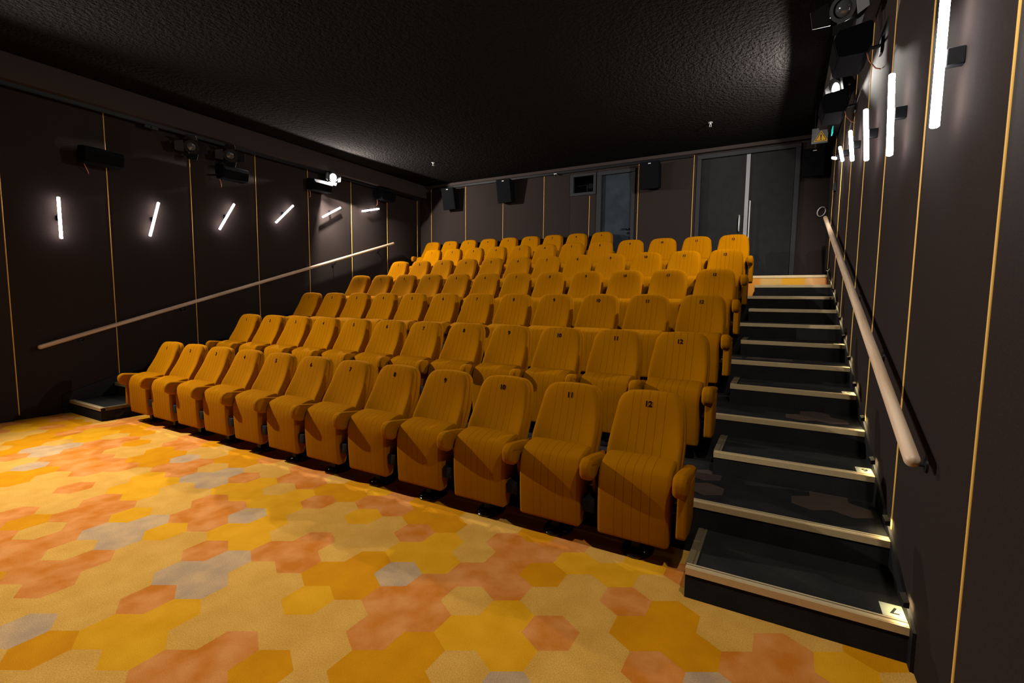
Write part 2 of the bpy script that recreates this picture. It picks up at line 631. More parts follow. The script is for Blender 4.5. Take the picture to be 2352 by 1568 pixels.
RS = [-2.2, -1.13, -0.05, 0.98, 2.060, 3.154, 4.274, 5.402, 6.520, 7.640, 8.86]
wl = side_wall('wall_left', XL - 0.02, 1, LS)
wr = side_wall('wall_right', XR + 0.02, -1, RS)
struct('wall_front', MB().box(XL - 0.1, XR + 0.1, YF - 0.1, YF, -0.1, H + 0.1).mesh('wall_front', M['dark']))

# back wall: core 0.36 m behind, panels split by piping, openings for the two doors and the port
wb = struct('wall_back', MB().box(XL - 0.1, XR + 0.1, YB + 0.36, YB + 0.46, -0.1, H + 0.1).mesh('wall_back', M['dark']))
D1 = (-1.54, 0.13, 12 * RISE, 4.27)     # double door
D2 = (-3.50, -2.70, 12 * RISE, 4.20)    # booth door
W1 = (-4.10, -3.52, 3.765, 4.21)        # projection port
BS = [-7.88, -6.826, -5.773, -4.724, -3.66, -2.638, -1.60]
segs = [(XL, BS[0]), (BS[0], BS[1]), (BS[1], BS[2]), (BS[2], BS[3]), (BS[3], BS[4]), (BS[4], D2[0]), (D2[1], BS[5]), (BS[5], BS[6]), (BS[6], D1[0]), (D1[1], XR)]
for a, b in segs:
    g = 0.0045
    if a == BS[2]:
        ob('wall_panel', rounded_panel(a + g, b - g, YB, YB + 0.36, 0.0, H, 'wallpanel'), wb); continue
    if a == BS[3]:
        # this panel and its neighbour hold the port
        ob('wall_panel', rounded_panel(BS[3] + g, W1[0] - 0.002, YB, YB + 0.36, 0, H, 'wallpanel'), wb)
        ob('wall_panel', rounded_panel(W1[0] + 0.0, BS[4] - g, YB, YB + 0.36, 0, W1[2], 'wallpanel'), wb)
        ob('wall_panel', rounded_panel(W1[0], D2[0] - 0.002, YB, YB + 0.36, W1[3], H, 'wallpanel'), wb)
        continue
    if a == BS[4]:
        ob('wall_panel', rounded_panel(BS[4] + g, D2[0] - 0.002, YB, YB + 0.36, 0, W1[2], 'wallpanel'), wb)
        continue
    ob('wall_panel', rounded_panel(a + (g if a in BS else 0), b - (g if b in BS else 0), YB, YB + 0.36, 0.0, H, 'wallpanel'), wb)
ob('wall_panel', rounded_panel(D2[0], D2[1], YB, YB + 0.36, D2[3], H, 'wallpanel'), wb)
ob('wall_panel', rounded_panel(D1[0], D1[1], YB, YB + 0.36, D1[3], H, 'wallpanel'), wb)
for i, s in enumerate(BS):
    top = {4: W1[2] - 0.02}.get(i, 4.30)
    ob('gold_piping', MB().tube([(s, YB - 0.001, 2.0), (s, YB - 0.001, top)], 0.0055, 8).mesh('gold_piping', M['gold'], True), wb)
ob('skirting_board', MB().box(XL, D2[0] - 0.06, YB - 0.012, YB, 1.97, 2.62).mesh('skirting_board', M['skirt']), wb)

# bulkheads under the ceiling
t1 = struct('trim_1', bevel(MB().box(XL, XL + BANDX, YF, YB, BANDZ, H).mesh('trim_1', M['band']), 0.006))
t2 = struct('trim_2', bevel(MB().box(XR - BANDX, XR, YF, YB, BANDZ, H).mesh('trim_2', M['band']), 0.006))
t3 = struct('trim_3', bevel(MB().box(XL + BANDX + 0.001, XR - BANDX - 0.001, YB - 0.10, YB - 0.001, 4.30, H).mesh('trim_3', M['band']), 0.005))

# lighting tracks
def rail(x0, x1, y0, y1, z0, z1, label):
    m_ = MB().box(x0, x1, y0, y1, z0, z1)
    m_.box(x0 + 0.012, x1 - 0.012, y0, y1, z0 - 0.008, z0)
    tag(ob('lighting_track', m_.mesh('lighting_track', M['black_metal'])), label, 'track', 'lighting tracks under the bulkheads')
rail(XL + 0.10, XL + 0.145, YF + 0.1, YB - 0.15, BANDZ - 0.04, BANDZ - 0.001, 'black lighting track fixed below the bulkhead of the left wall')
rail(XR - 0.145, XR - 0.10, YF + 0.1, YB - 0.15, BANDZ - 0.04, BANDZ - 0.001, 'black lighting track fixed below the bulkhead of the right wall')
rail(XL + 0.5, -1.6, YB - 0.06, YB - 0.02, 4.262, 4.299, 'thin black cable track running along the top of the back wall')

# ------------------------------------------------------------------ seating tiers and half steps
NOSE_D, NOSE_H = 0.046, 0.034
def nosing_mesh(length, cut=0.0, mat='nosing'):
    """champagne stair nosing along x (0..length), front face at y=0, top at z=0"""
    m_ = MB()
    L_ = length
    m_.box(cut, L_, -0.006, 0.002, -NOSE_H, 0.003)
    m_.box(cut, L_, 0.002, NOSE_D, -0.004, 0.0012)
    for a, b in ((0.002, 0.027), (0.034, NOSE_D)):
        m_.box(cut, L_, a, b, 0.0012, 0.0045)
    return m_.mesh('stair_nosing', M[mat])
def grip_mesh(length):
    m_ = MB()
    m_.box(0, length, 0.0272, 0.0338, 0.0012, 0.003)
    return m_.mesh('grip_insert', M['grip'])

tier_names = ['second', 'third', 'fourth', 'fifth', 'sixth', 'top']
for i, y0 in enumerate(EVEN):
    z1 = RISE * 2 * (i + 1); z0 = RISE * 2 * i
    last = i == 5
    me = MB().box(XL, XR, y0, YB + (0.36 if last else 0), z0, z1).mesh('seating_tier', M['stepcarpet'])
    if last:
        me.materials.append(M['riser'])
        for p in me.polygons:
            if p.normal.y < -0.9:
                p.material_index = 1
    t_ = struct('floor_tier', me, 'dark carpeted seating tier, %s level from the front' % tier_names[i])
    n_ = ob('stair_nosing', nosing_mesh(XR - XL - 0.002), t_, (XL + 0.001, y0, z1))
    ob('grip_insert', grip_mesh(XR - XL - 0.002), n_)

def hexpatch(pts, z, parent):
    for (x, y) in pts:
        m_ = MB().prism([(x + 0.12 * math.sin(math.pi / 3 * k), y + 0.12 * math.cos(math.pi / 3 * k)) for k in range(6)], 'z', z + 0.0005, z + 0.002)
        ob('carpet_patch', m_.mesh('carpet_patch', M['browncarpet']), parent)
tiers = [o for o in bpy.data.objects if o.name.startswith('floor_tier')]
hexpatch([(0.215, 3.43), (0.4228, 3.43), (0.319, 3.61)], 2 * RISE, tiers[0])
hexpatch([(-0.42, 3.60), (-0.38, 3.33)], 2 * RISE, tiers[0])
hexpatch([(0.17, 4.40), (0.378, 4.40), (0.274, 4.58)], 4 * RISE, tiers[1])
hexpatch([(-0.45, 5.48), (-0.2, 5.54), (0.01, 5.54)], 6 * RISE, tiers[2])

step_ord = ['lowest', 'second', 'third', 'fourth', 'fifth', 'topmost']
for side in (0, 1):
    for i, y0 in enumerate(ODD):
        z0 = RISE * 2 * i; z1 = z0 + RISE
        y1 = EVEN[i] - 0.001
        if side == 0:
            xa, xb = XS, XR - 0.001
        else:
            xa, xb = XL + 0.001, XSL
        place = 'right-hand stairs beside the seats' if side == 0 else 'left wall stairs'
        st = thing('stair_step', '%s half step of the %s, charcoal carpet with brass-coloured nosing' % (step_ord[i], place), 'step', (xa, y0, z0), 0, 'half steps of the aisle stairs')
        ob('tread', MB().box(0, xb - xa, 0, y1 - y0, 0.0005, RISE).mesh('tread', M['stepcarpet']), st)
        n_ = ob('stair_nosing', nosing_mesh(xb - xa), st, (0, 0, RISE))
        ob('grip_insert', grip_mesh(xb - xa), n_)
        # return nosing along the open side
        m2 = nosing_mesh(y1 - y0 - NOSE_D, 0.0, 'bronze')
        if side == 0:
            ob('side_nosing', m2, st, (0, y1 - y0, RISE), (0, 0, -math.pi / 2))
        else:
            ob('side_nosing', m2, st, (xb - xa, NOSE_D, RISE), (0, 0, math.pi / 2))

# row number plates on the half steps
def text_mesh(txt, size, mat, extrude=0.0004, bold=0.0):
    cu = bpy.data.curves.new('txt', 'FONT')
    cu.body = txt
    cu.size = size
    cu.align_x = 'CENTER'; cu.align_y = 'CENTER'
    cu.extrude = extrude
    cu.offset = bold
    cu.resolution_u = 4
    o = bpy.data.objects.new('txt', cu)
    COL.objects.link(o)
    dg = bpy.context.evaluated_depsgraph_get()
    me = bpy.data.meshes.new_from_object(o.evaluated_get(dg))
    bpy.data.objects.remove(o, do_unlink=True)
    bpy.data.curves.remove(cu)
    me.materials.clear(); me.materials.append(mat)
    me.name = 'text_' + txt
    # centre it on its own bounds
    xs = [v.co.x for v in me.vertices]; ys = [v.co.y for v in me.vertices]
    cx, cy = (min(xs) + max(xs)) / 2, (min(ys) + max(ys)) / 2
    for v in me.vertices:
        v.co.x -= cx; v.co.y -= cy
    return me

WORD = [None, 'one', 'two', 'three', 'four', 'five', 'six', 'seven', 'eight', 'nine', 'ten', 'eleven', 'twelve']
for i, num in enumerate(['7', '6', '5', '4', '3', '2']):
    y0 = ODD[i]; z = RISE * (2 * i + 1)
    pl = thing('row_number_plate', 'pale luminous plate with number %s on the half step by the right wall' % WORD[int(num)], 'number plate', (XR - 0.052, y0 + NOSE_D + 0.062, z), 0, 'row number plates on the steps')
    ob('plate', bevel(MB().box(-0.048, 0.048, -0.056, 0.056, 0.0003, 0.003).mesh('plate', M['signplate']), 0.001, 1), pl)
    ob('number', text_mesh(num, 0.075, M['black_print'], 0.0003, 0.0015), pl, (0, 0, 0.0035), (0, 0, math.pi))

# sloping skirting boards along the stairs
def skirting(name, x0, x1, pts, lab):
    m_ = MB().prism(pts, 'x', x0, x1)
    struct(name, m_.mesh(name, M['skirt']), lab)
sl = (EVEN[4] - EVEN[0]); dz = RISE * 8
def zline(y, off):
    return 0.165 + off + (y - 2.58) * (dz / sl)
skirting('baseboard_right', XR - 0.014, XR - 0.0005, [(2.52, 0.0), (2.52, zline(2.52, 0.03)), (8.45, zline(8.45, 0.03)), (8.54, 2.05), (YB, 2.05), (YB, 1.9), (8.5, 1.7), (2.9, 0.0)], 'black sloping skirting along the right-hand stairs')
skirting('baseboard_left', XL + 0.0005, XL + 0.022, [(2.50, 0.0), (2.50, 0.24), (2.56, 0.27), (8.45, 0.27 + 5.89 * dz / sl), (8.54, 2.15), (YB, 2.15), (YB, 1.9), (8.5, 1.7), (2.9, 0.0)], 'black sloping skirting along the left wall stairs')

# step lamps: little hooded lamps on the skirting, shining down on every step
ords = ['lowest', 'second', 'third', 'fourth', 'fifth', 'sixth', 'seventh', 'eighth', 'ninth', 'tenth', 'eleventh', 'twelfth']
ally = sorted(ODD + EVEN)
for i, y in enumerate(ally):
    z = RISE * (i + 1)
    nxt = ally[i + 1] if i < 11 else y + 0.5
    yy = y + 0.075
    lp = thing('step_lamp', 'small black step lamp on the right-hand skirting, %s from the floor' % ords[i], 'step lamp', (XR - 0.0145, yy, z + 0.085), 0, 'step lamps on the right-hand skirting')
    h = MB().prism([(0.0, 0.014), (0.0, 0.0), (-0.018, 0.0), (-0.018, -0.014), (-0.021, -0.014), (-0.021, 0.008)], 'y', -0.045, 0.045)
    h.box(-0.018, 0, -0.045, -0.042, -0.014, 0.0).box(-0.018, 0, 0.042, 0.045, -0.014, 0.0)
    ob('hood', h.mesh('hood', M['black_metal']), lp)
    ln = MB().box(-0.0175, -0.002, -0.0415, 0.0415, -0.003, -0.0005)
    ob('lamp_lens', ln.mesh('lamp_lens', M['steplens']), lp)

# ------------------------------------------------------------------ cinema seats
def yc(z):
    P = [(0.30, -0.205), (0.42, -0.185), (0.50, -0.160), (0.61, -0.108), (0.76, -0.040), (0.908, 0.0), (0.985, 0.024), (1.1, 0.06)]
    for (a, ya), (b, yb_) in zip(P[:-1], P[1:]):
        if z <= b:
            t = min(1, max(0, (z - a) / (b - a)))
            # catmull-like easing keeps it smooth enough at this resolution
            return ya + (yb_ - ya) * t
    return P[-1][1]
def smooth_yc(z):
    return sum(yc(z + d) for d in (-0.06, -0.03, 0, 0.03, 0.06)) / 5
def y_front(x, z):
    wing = max(0.0, min(1.0, (0.93 - z) / 0.3))
    return smooth_yc(z) - 0.042 * wing * min(1.2, abs(x) / 0.22) ** 2.6 + 0.012 * (1 - wing) * (x / 0.22) ** 2
def outline(wb_, wm, wt, zb, zt, crown):
    pts = [(-wb_, zb), (wb_, zb), (wm, 0.70), (wt, zt), (-wt, zt), (-wm, 0.70)]
    p = densify(fillet(pts, [0.03, 0.03, 0.12, 0.078, 0.078, 0.12], 8), 0.03)
    return [Vector((q.x, q.y + crown * max(0, 1 - (q.x / wt) ** 2) * min(1, max(0, (q.y - zt + 0.09) / 0.09)))) for q in p]
me_back = pillow(outline(0.222, 0.234, 0.202, 0.40, 0.964, 0.021), y_front, lambda x, z: smooth_yc(z) + 0.062, 0.026, 'backrest', M['fluted'])
me_shell = pillow(outline(0.226, 0.241, 0.208, 0.34, 0.959, 0.021), lambda x, z: smooth_yc(z) + 0.050 - 0.012 * (abs(x) / 0.22) ** 2, lambda x, z: smooth_yc(z) + 0.108, 0.022, 'back_shell', M['fabric'])
cush = densify(fillet([(-0.338, 0.130), (-0.352, 0.30), (-0.352, 0.50), (-0.318, 0.578), (-0.20, 0.612), (-0.105, 0.606), (-0.15, 0.46), (-0.26, 0.13)], [0.02, 0.08, 0.05, 0.03, 0.05, 0.02, 0.05, 0.025], 5), 0.05)
me_cush = loft_x(cush, 0.216, 0.022, 'seat_cushion', M['fluted'])
armp = densify(fillet([(-0.432, 0.575), (-0.425, 0.492), (-0.345, 0.452), (-0.265, 0.478), (-0.18, 0.525), (-0.04, 0.520), (-0.03, 0.562), (-0.30, 0.602), (-0.39, 0.612)], [0.03, 0.035, 0.04, 0.05, 0.05, 0.01, 0.01, 0.05, 0.03], 5), 0.03)
me_arm = loft_x(armp, 0.038, 0.026, 'armrest', M['fabric'])
endp = densify(fillet([(-0.352, 0.215), (-0.345, 0.50), (-0.06, 0.535), (-0.10, 0.25), (-0.20, 0.20)], 0.02, 3), 0.06)
me_end = loft_x(endp, 0.028, 0.012, 'end_panel', M['fabric'])
midp = densify(fillet([(-0.22, 0.30), (-0.27, 0.49), (-0.05, 0.53), (-0.09, 0.25)], 0.015, 3), 0.08)
me_mid = loft_x(midp, 0.012, 0.006, 'arm_support', M['fabric'])
me_brk = bevel(MB().box(-0.044, 0.034, -0.335, -0.22, 0.245, 0.332).mesh('bracket', M['black_box']), 0.006, 2)
def foot_mesh():
    v = []; f = []
    prof = [(1.0, 0.0), (1.0, 0.012), (0.93, 0.022), (0.7, 0.032), (0.45, 0.038)]
    n = 28
    for s, z in prof:
        for k in range(n):
            a = 2 * math.pi * k / n
            v.append((0.098 * s * math.cos(a), -0.158 + 0.134 * s * math.sin(a), z))
    for i in range(len(prof) - 1):
        for k in range(n):
            f.append((i * n + k, i * n + (k + 1) % n, (i + 1) * n + (k + 1) % n, (i + 1) * n + k))
    f.append(tuple((len(prof) - 1) * n + k for k in range(n)))
    f.append(tuple(range(n))[::-1])
    return mesh('foot', v, f, M['black_gloss'], 35)
me_foot = foot_mesh()
me_ped = bevel(MB().box(-0.03, 0.03, -0.22, -0.13, 0.03, 0.36).box(-0.235, 0.275, -0.21, -0.17, 0.25, 0.30).mesh('pedestal', M['black_metal']), 0.004, 1)

def number_mesh(n):
    me = text_mesh(str(n), 0.049, M['number'], 0.0006, 0.0018)
    for v in me.vertices:
        x, zz, ex = v.co.x, 0.908 + v.co.y, v.co.z
        v.co = (x, y_front(x, zz) - 0.0022 - ex, zz)
    me.update()
    return me
NUM = {n: number_mesh(n) for n in range(1, 13)}

rows = {7: (-6.772, 3.1014, 0.0), 6: (-6.779, 4.156, 2 * RISE), 5: (-6.773, 5.2154, 4 * RISE), 4: (-6.787, 6.292, 6 * RISE),
        3: (-6.786, 7.3385, 8 * RISE), 2: (-6.789, 8.4064, 10 * RISE), 1: (-7.7053, 9.535, 12 * RISE)}
rname = {7: 'front row', 6: 'second row from the front', 5: 'third row from the front', 4: 'fourth row from the front', 3: 'fifth row from the front', 2: 'sixth row from the front', 1: 'short back row'}
for j in range(7, 0, -1):
    x0, y, z = rows[j]
    n = 9 if j == 1 else 12
    for i in range(1, n + 1):
        s = thing('cinema_seat', 'mustard folding cinema seat with printed number %s in the %s' % (WORD[i], rname[j]), 'cinema seat', (x0 + 0.55 * (i - 1), y, z), 0, 'mustard cinema seats, ' + rname[j])
        b_ = ob('backrest', me_back, s)
        ob('seat_number', NUM[i], b_)
        ob('back_shell', me_shell, s)
        ob('seat_cushion', me_cush, s)
        ob('armrest', me_arm, s, (0.275, 0, 0))
        if i == n:
            ob('end_panel', me_end, s, (0.283, 0, 0))
        else:
            ob('arm_support', me_mid, s, (0.275, 0, 0))
            ob('bracket', me_brk, s, (0.275, 0, 0))
        if i == 1:
            ob('armrest', me_arm, s, (-0.275, 0, 0))
            ob('end_panel', me_end, s, (-0.283, 0, 0))
        ob('pedestal', me_ped, s)
        ob('foot', me_foot, s)

# ------------------------------------------------------------------ tube lamps on the side walls
TZ = [2.55, 2.69, 2.89, 3.10, 3.30, 3.52]
tube_word = ['upright glowing tube lamp nearest the screen end', 'second glowing tube lamp from the screen end, leaning slightly', 'third glowing tube lamp from the screen end, leaning about thirty degrees', 'fourth glowing tube lamp from the screen end, leaning diagonally', 'fifth glowing tube lamp from the screen end, leaning low', 'nearly level glowing tube lamp furthest from the screen end']
me_tube = MB().tube([(0, 0, -0.262), (0, 0, -0.258), (0, 0, 0.258), (0, 0, 0.262)], [0.012, 0.0165, 0.0165, 0.012], 20).mesh('tube', M['tube'], True)
for side in (-1, 1):
    for i in range(6):
        x = XL if side < 0 else XR
        inn = 1 if side < 0 else -1
        t_ = thing('tube_lamp', tube_word[i] + (', left wall' if side < 0 else ', right wall'), 'wall lamp', (x, 2.59 + 1.073 * i, TZ[i]), 0, 'tube lamps along the side walls')
        xa, xb = sorted((inn * 0.0005, inn * 0.057))
        ob('mounting_block', bevel(MB().box(xa, xb, -0.018, 0.018, -0.034, 0.034).mesh('mounting_block', M['black_box']), 0.003, 1), t_, (0, 0, 0), (0, 0, 0))
        ob('tube', me_tube, t_, (inn * 0.074, 0, 0), (-math.radians(15 * i), 0, 0))

# ------------------------------------------------------------------ surround speakers on the side walls
def wall_speaker(x, y, z, inn, label):
    s = thing('surround_speaker', label, 'speaker', (x, y, z), 0, 'black surround speakers on the side walls')
    prof = fillet([(0.09, 0.12), (0.31, 0.085), (0.335, 0.02), (0.30, -0.115), (0.12, -0.115), (0.08, -0.05)], 0.02, 3)
    prof = [(inn * p.x, p.y) for p in prof]
    ob('cabinet', bevel(MB().prism(prof, 'y', -0.21, 0.21).mesh('cabinet', M['speaker']), 0.004, 1), s)
    gr = [(inn * 0.312, 0.075), (inn * 0.338, 0.018), (inn * 0.306, -0.105), (inn * 0.30, -0.10), (inn * 0.30, 0.07)]
    ob('grille', MB().prism(gr, 'y', -0.19, 0.19).mesh('grille', M['speaker']), s)
    bk = MB().box(*sorted((inn * 0.0005, inn * 0.012)), -0.04, 0.04, -0.07, 0.05)
    bk.tube([(inn * 0.01, 0, 0), (inn * 0.10, 0, -0.01)], 0.014, 8)
    ob('wall_bracket', bk.mesh('wall_bracket', M['black_metal']), s)
    ob('cable', MB().tube([(inn * 0.11, -0.16, -0.10), (inn * 0.09, -0.13, -0.15), (inn * 0.04, -0.09, -0.20), (inn * 0.004, -0.08, -0.21)], 0.0045, 6).mesh('cable', M['wire'], True), s)
near = ['nearest the screen', 'second from the screen', 'third from the screen, by the lit spotlight', 'nearest the back wall']
for i, (y, z) in enumerate([(3.02, 3.40), (4.78, 3.58), (6.50, 3.74), (8.28, 3.88)]):
    wall_speaker(XL, y, z, 1, 'black surround speaker on the left wall, ' + near[i])
    if i < 3:
        wall_speaker(XR, y + (0.1 if i < 2 else -0.02), z + (0.02 if i < 2 else -0.04), -1, 'black surround speaker on the right wall, ' + near[i])

# speakers on the back wall
def back_speaker(x, z, tilt, label, wd=0.36, ht=0.50):
    s = thing('back_speaker', label, 'speaker', (x, YB, z), 0, 'black speakers on the back wall')
    m_ = MB().prism([(-0.30 - tilt * 0.5, ht / 2), (-0.10, ht / 2 - 0.02), (-0.06, -ht / 2 + 0.03), (-0.24 + tilt * 0.5, -ht / 2)], 'x', -wd / 2, wd / 2)
    ob('cabinet', bevel(m_.mesh('cabinet', M['speaker']), 0.006, 1), s)
    def fy(zz):
        t = (zz + ht / 2) / ht
        return (-0.24 + tilt * 0.5) * (1 - t) + (-0.30 - tilt * 0.5) * t
    g = MB()
    a, b = -ht / 2 + 0.02, ht / 2 - 0.02
    g.add([(-wd / 2 + 0.015, fy(a) - 0.004, a), (wd / 2 - 0.015, fy(a) - 0.004, a), (wd / 2 - 0.015, fy(b) - 0.004, b), (-wd / 2 + 0.015, fy(b) - 0.004, b),
           (-wd / 2 + 0.015, fy(a) + 0.004, a), (wd / 2 - 0.015, fy(a) + 0.004, a), (wd / 2 - 0.015, fy(b) + 0.004, b), (-wd / 2 + 0.015, fy(b) + 0.004, b)],
          [(0, 1, 2, 3), (7, 6, 5, 4), (0, 4, 5, 1), (1, 5, 6, 2), (2, 6, 7, 3), (3, 7, 4, 0)])
    ob('grille', g.mesh('grille', M['speaker']), s)
    zz = ht / 2 - 0.04
    ob('badge', MB().box(-0.025, 0.025, fy(zz) - 0.007, fy(zz) - 0.0035, zz - 0.006, zz + 0.006).mesh('badge', M['white']), s)
    ob('wall_bracket', MB().box(-0.05, 0.05, -0.10, -0.0005, -0.06, 0.06).mesh('wall_bracket', M['black_metal']), s)
back_speaker(-7.15, 3.95, 0.04, 'black speaker on the back wall in the far left corner')
back_speaker(-5.60, 3.98, 0.04, 'black speaker on the back wall between two gold strips, left of the port')
back_speaker(-2.36, 3.96, 0.0, 'black speaker on the back wall beside the booth door')
back_speaker(0.32, 3.86, 0.0, 'black speaker in the dark corner right of the double door', 0.32, 0.44)

# ------------------------------------------------------------------ stage spotlights on the tracks
def stage_light(loc, aim, label, lit=False, power=0, angle=80, blend=0.3, beam=None, hl=1.0, z_track=BANDZ - 0.0485, axis=None, soft=0.04):
    root = thing('stage_spotlight', label, 'spotlight', (loc[0], loc[1], z_track), 0, 'stage spotlights on the tracks')
    dz_ = loc[2] - z_track
    ob('clamp', bevel(MB().box(-0.025, 0.025, -0.05, 0.05, -0.03, -0.0005).mesh('clamp', M['black_metal']), 0.004, 1), root)
    d = (Vector(aim) - Vector(loc)).normalized()
    q = d.to_track_quat('-Z', 'Y')
    yaw_q = Quaternion((0, 0, 1), math.atan2(d.y, d.x))
    yk = MB()
    yk.tube([(0, -0.12, dz_), (0, -0.12, dz_ * 0.25 - 0.02), (0, 0, -0.03), (0, 0.12, dz_ * 0.25 - 0.02), (0, 0.12, dz_)], 0.008, 8)
    yk.tube([(0, -0.135, dz_), (0, -0.10, dz_)], 0.02, 10)
    yk.tube([(0, 0.135, dz_), (0, 0.10, dz_)], 0.02, 10)
    ob('yoke', yk.mesh('yoke', M['black_metal'], True), root, (0, 0, 0), yaw_q)
    body = MB().tube([(0, 0, 0.17 * hl), (0, 0, 0.155 * hl), (0, 0, 0.0), (0, 0, -0.06)], [0.05, 0.085, 0.095, 0.095], 20)
    for k in range(4):
        body.tube([(0, 0, (0.03 + 0.03 * k) * hl), (0, 0, (0.036 + 0.03 * k) * hl)], 0.102, 20)
    ob('housing', body.mesh('housing', M['black_metal'], 40), root, (0, 0, dz_), q)
    rim = MB()
    n = 24
    for (ra, za), (rb, zb_) in (((0.095, -0.06), (0.098, -0.085)), ((0.098, -0.085), (0.07, -0.085)), ((0.07, -0.085), (0.068, -0.062))):
        v = [(ra * math.cos(2 * math.pi * k / n), ra * math.sin(2 * math.pi * k / n), za) for k in range(n)] + [(rb * math.cos(2 * math.pi * k / n), rb * math.sin(2 * math.pi * k / n), zb_) for k in range(n)]
        rim.add(v, [(k, (k + 1) % n, n + (k + 1) % n, n + k) for k in range(n)])
    ob('lens_ring', rim.mesh('lens_ring', M['black_metal']), root, (0, 0, dz_), q)
    bz = 1.9 if lit else 1.0
    dome = MB().tube([(0, 0, -0.0605), (0, 0, -0.0605 - 0.012 * bz), (0, 0, -0.0605 - 0.02 * bz), (0, 0, -0.0605 - 0.025 * bz)], [0.068, 0.06, 0.04, 0.012], 20)
    ob('lens', dome.mesh('lens', M['lamplens'] if lit else M['lens'], True), root, (0, 0, dz_), q)
    for k in range(4):
        zf = -0.10 if lit else -0.15
        rq = Matrix.Rotation(math.pi / 2 * k, 4, 'Z')
        wd = 0.085
        sp = (0.11 if k % 2 else 0.075) if not lit else 0.055
        v = [rq @ Vector(p) for p in [(-wd, 0.098, -0.085), (wd, 0.098, -0.085), (wd * 0.75, 0.098 + sp, zf), (-wd * 0.75, 0.098 + sp, zf),
                                      (-wd, 0.101, -0.084), (wd, 0.101, -0.084), (wd * 0.75, 0.101 + sp, zf + 0.002), (-wd * 0.75, 0.101 + sp, zf + 0.002)]]
        ob('barn_door', MB().add(v, [(0, 1, 2, 3), (7, 6, 5, 4), (0, 4, 5, 1), (1, 5, 6, 2), (2, 6, 7, 3), (3, 7, 4, 0)]).mesh('barn_door', M['black_metal']), root, (0, 0, dz_), q)
    ob('cable', MB().tube([(0.0, 0.03, -0.02), (0.04, 0.09, dz_ * 0.4), (0.05, 0.12, dz_ * 0.9), tuple(Vector((0, 0, dz_)) - d * 0.16)], 0.006, 6).mesh('cable', M['black_metal'], True), root)
    if lit:
        ld = bpy.data.lights.new('bulb', 'SPOT')
        ld.energy = power
        ld.spot_size = math.radians(angle)
        ld.spot_blend = blend
        ld.shadow_soft_size = soft
        ld.color = (1.0, 0.945, 0.87)
        lo = bpy.data.objects.new('bulb', ld)
        COL.objects.link(lo)
        lo.parent = root
        lo.location = Vector((0, 0, dz_)) + d * 0.135
        lo.rotation_euler = (Vector(beam).to_track_quat('-Z', 'Y') if beam else q).to_euler()
    return root
stage_light((-8.03, 1.50, 3.66), (-1.5, 2.6, 0.5), 'lit black stage spotlight on the left track at the screen end', True, P_FRONT_L, 138, 1.0)
stage_light((0.40, 1.58, 3.50), (-2.6, 3.0, 0.3), 'lit black stage spotlight on the right track at the screen end', True, P_FRONT_R, 150, 0.6)
stage_light((-8.045, 6.80, 3.975), (-7.045, 6.50, 3.725), 'lit black stage spotlight with white glare on the left track', True, P_REAR_L, 178, 0.03, beam=(0.70, -0.03, -0.73), hl=0.5)
stage_light((0.455, 6.65, 3.96), (-0.545, 6.15, 3.71), 'lit black stage spotlight with white glare on the right track', True, P_REAR_R, 178, 0.03, beam=(-0.72, -0.0, -0.72), hl=0.5)
stage_light((-8.04, 4.17, 3.86), (-5.0, 2.4, 2.4), 'unlit black stage spotlight on the left track above a gold strip', False)
stage_light((-8.04, 4.76, 3.88), (-5.0, 3.0, 2.6), 'unlit black stage spotlight on the left track above a speaker', False)
stage_light((0.33, 4.95, 3.98), (-0.6, 3.2, 3.2), 'unlit black stage spotlight on the right track at the top of the picture', False)
jb = thing('track_adapter', 'small black adapter box on the left lighting track', 'adapter', (XL + 0.12, 3.66, BANDZ - 0.04))
ob('body', bevel(MB().box(-0.03, 0.03, -0.09, 0.09, -0.05, -0.0085).mesh('body', M['black_metal']), 0.005, 1), jb)
ob('knob', MB().tube([(0.03, 0, -0.03), (0.05, 0, -0.03)], 0.012, 10).mesh('knob', M['black_metal'], True), jb)

# ------------------------------------------------------------------ handrails
def handrail(x, inn, a, b, label, brk):
    a = Vector((x, *a)); b = Vector((x, *b))
    root = thing('handrail', label, 'handrail', a)
    L_ = (b - a).length
    q = (b - a).to_track_quat('Z', 'Y')
    r = 0.0285
    m_ = MB().tube([(0, 0, -0.02), (0, 0, -0.016), (0, 0, -0.008), (0, 0, 0.004), (0, 0, L_ / 2), (0, 0, L_ - 0.004), (0, 0, L_ + 0.008), (0, 0, L_ + 0.016), (0, 0, L_ + 0.02)],
                   [0.008, 0.018, 0.025, r, r, r, 0.025, 0.018, 0.008], 20)
    ob('wooden_rail', m_.mesh('wooden_rail', M['wood'], 60), root, (0, 0, 0), q)
    wx = (XR if inn < 0 else XL) - x
    for t in brk:
        p = (b - a) * t
        k = MB().tube([(p.x, p.y, p.z - 0.025), (p.x, p.y, p.z - 0.06), (p.x + wx * 0.35, p.y, p.z - 0.085), (wx - inn * -0.0 + inn * 0.006, p.y, p.z - 0.085)], 0.007, 8)
        k.tube([(wx + inn * 0.0005, p.y, p.z - 0.085), (wx + inn * 0.008, p.y, p.z - 0.085)], 0.03, 14)
        k.box(p.x - 0.014, p.x + 0.014, p.y - 0.03, p.y + 0.03, p.z - 0.036, p.z - 0.03)
        ob('rail_bracket', k.mesh('rail_bracket', M['black_metal'], 40), root)
handrail(XL + 0.085, 1, (2.30, 0.903), (8.65, 2.852), 'round pale wooden handrail climbing along the left wall', [0.07, 0.27, 0.5, 0.73, 0.93])
handrail(XR - 0.075, -1, (2.47, 0.935), (8.90, 2.868), 'round pale wooden handrail climbing along the right wall', [0.02, 0.2, 0.4, 0.6, 0.8, 0.97])

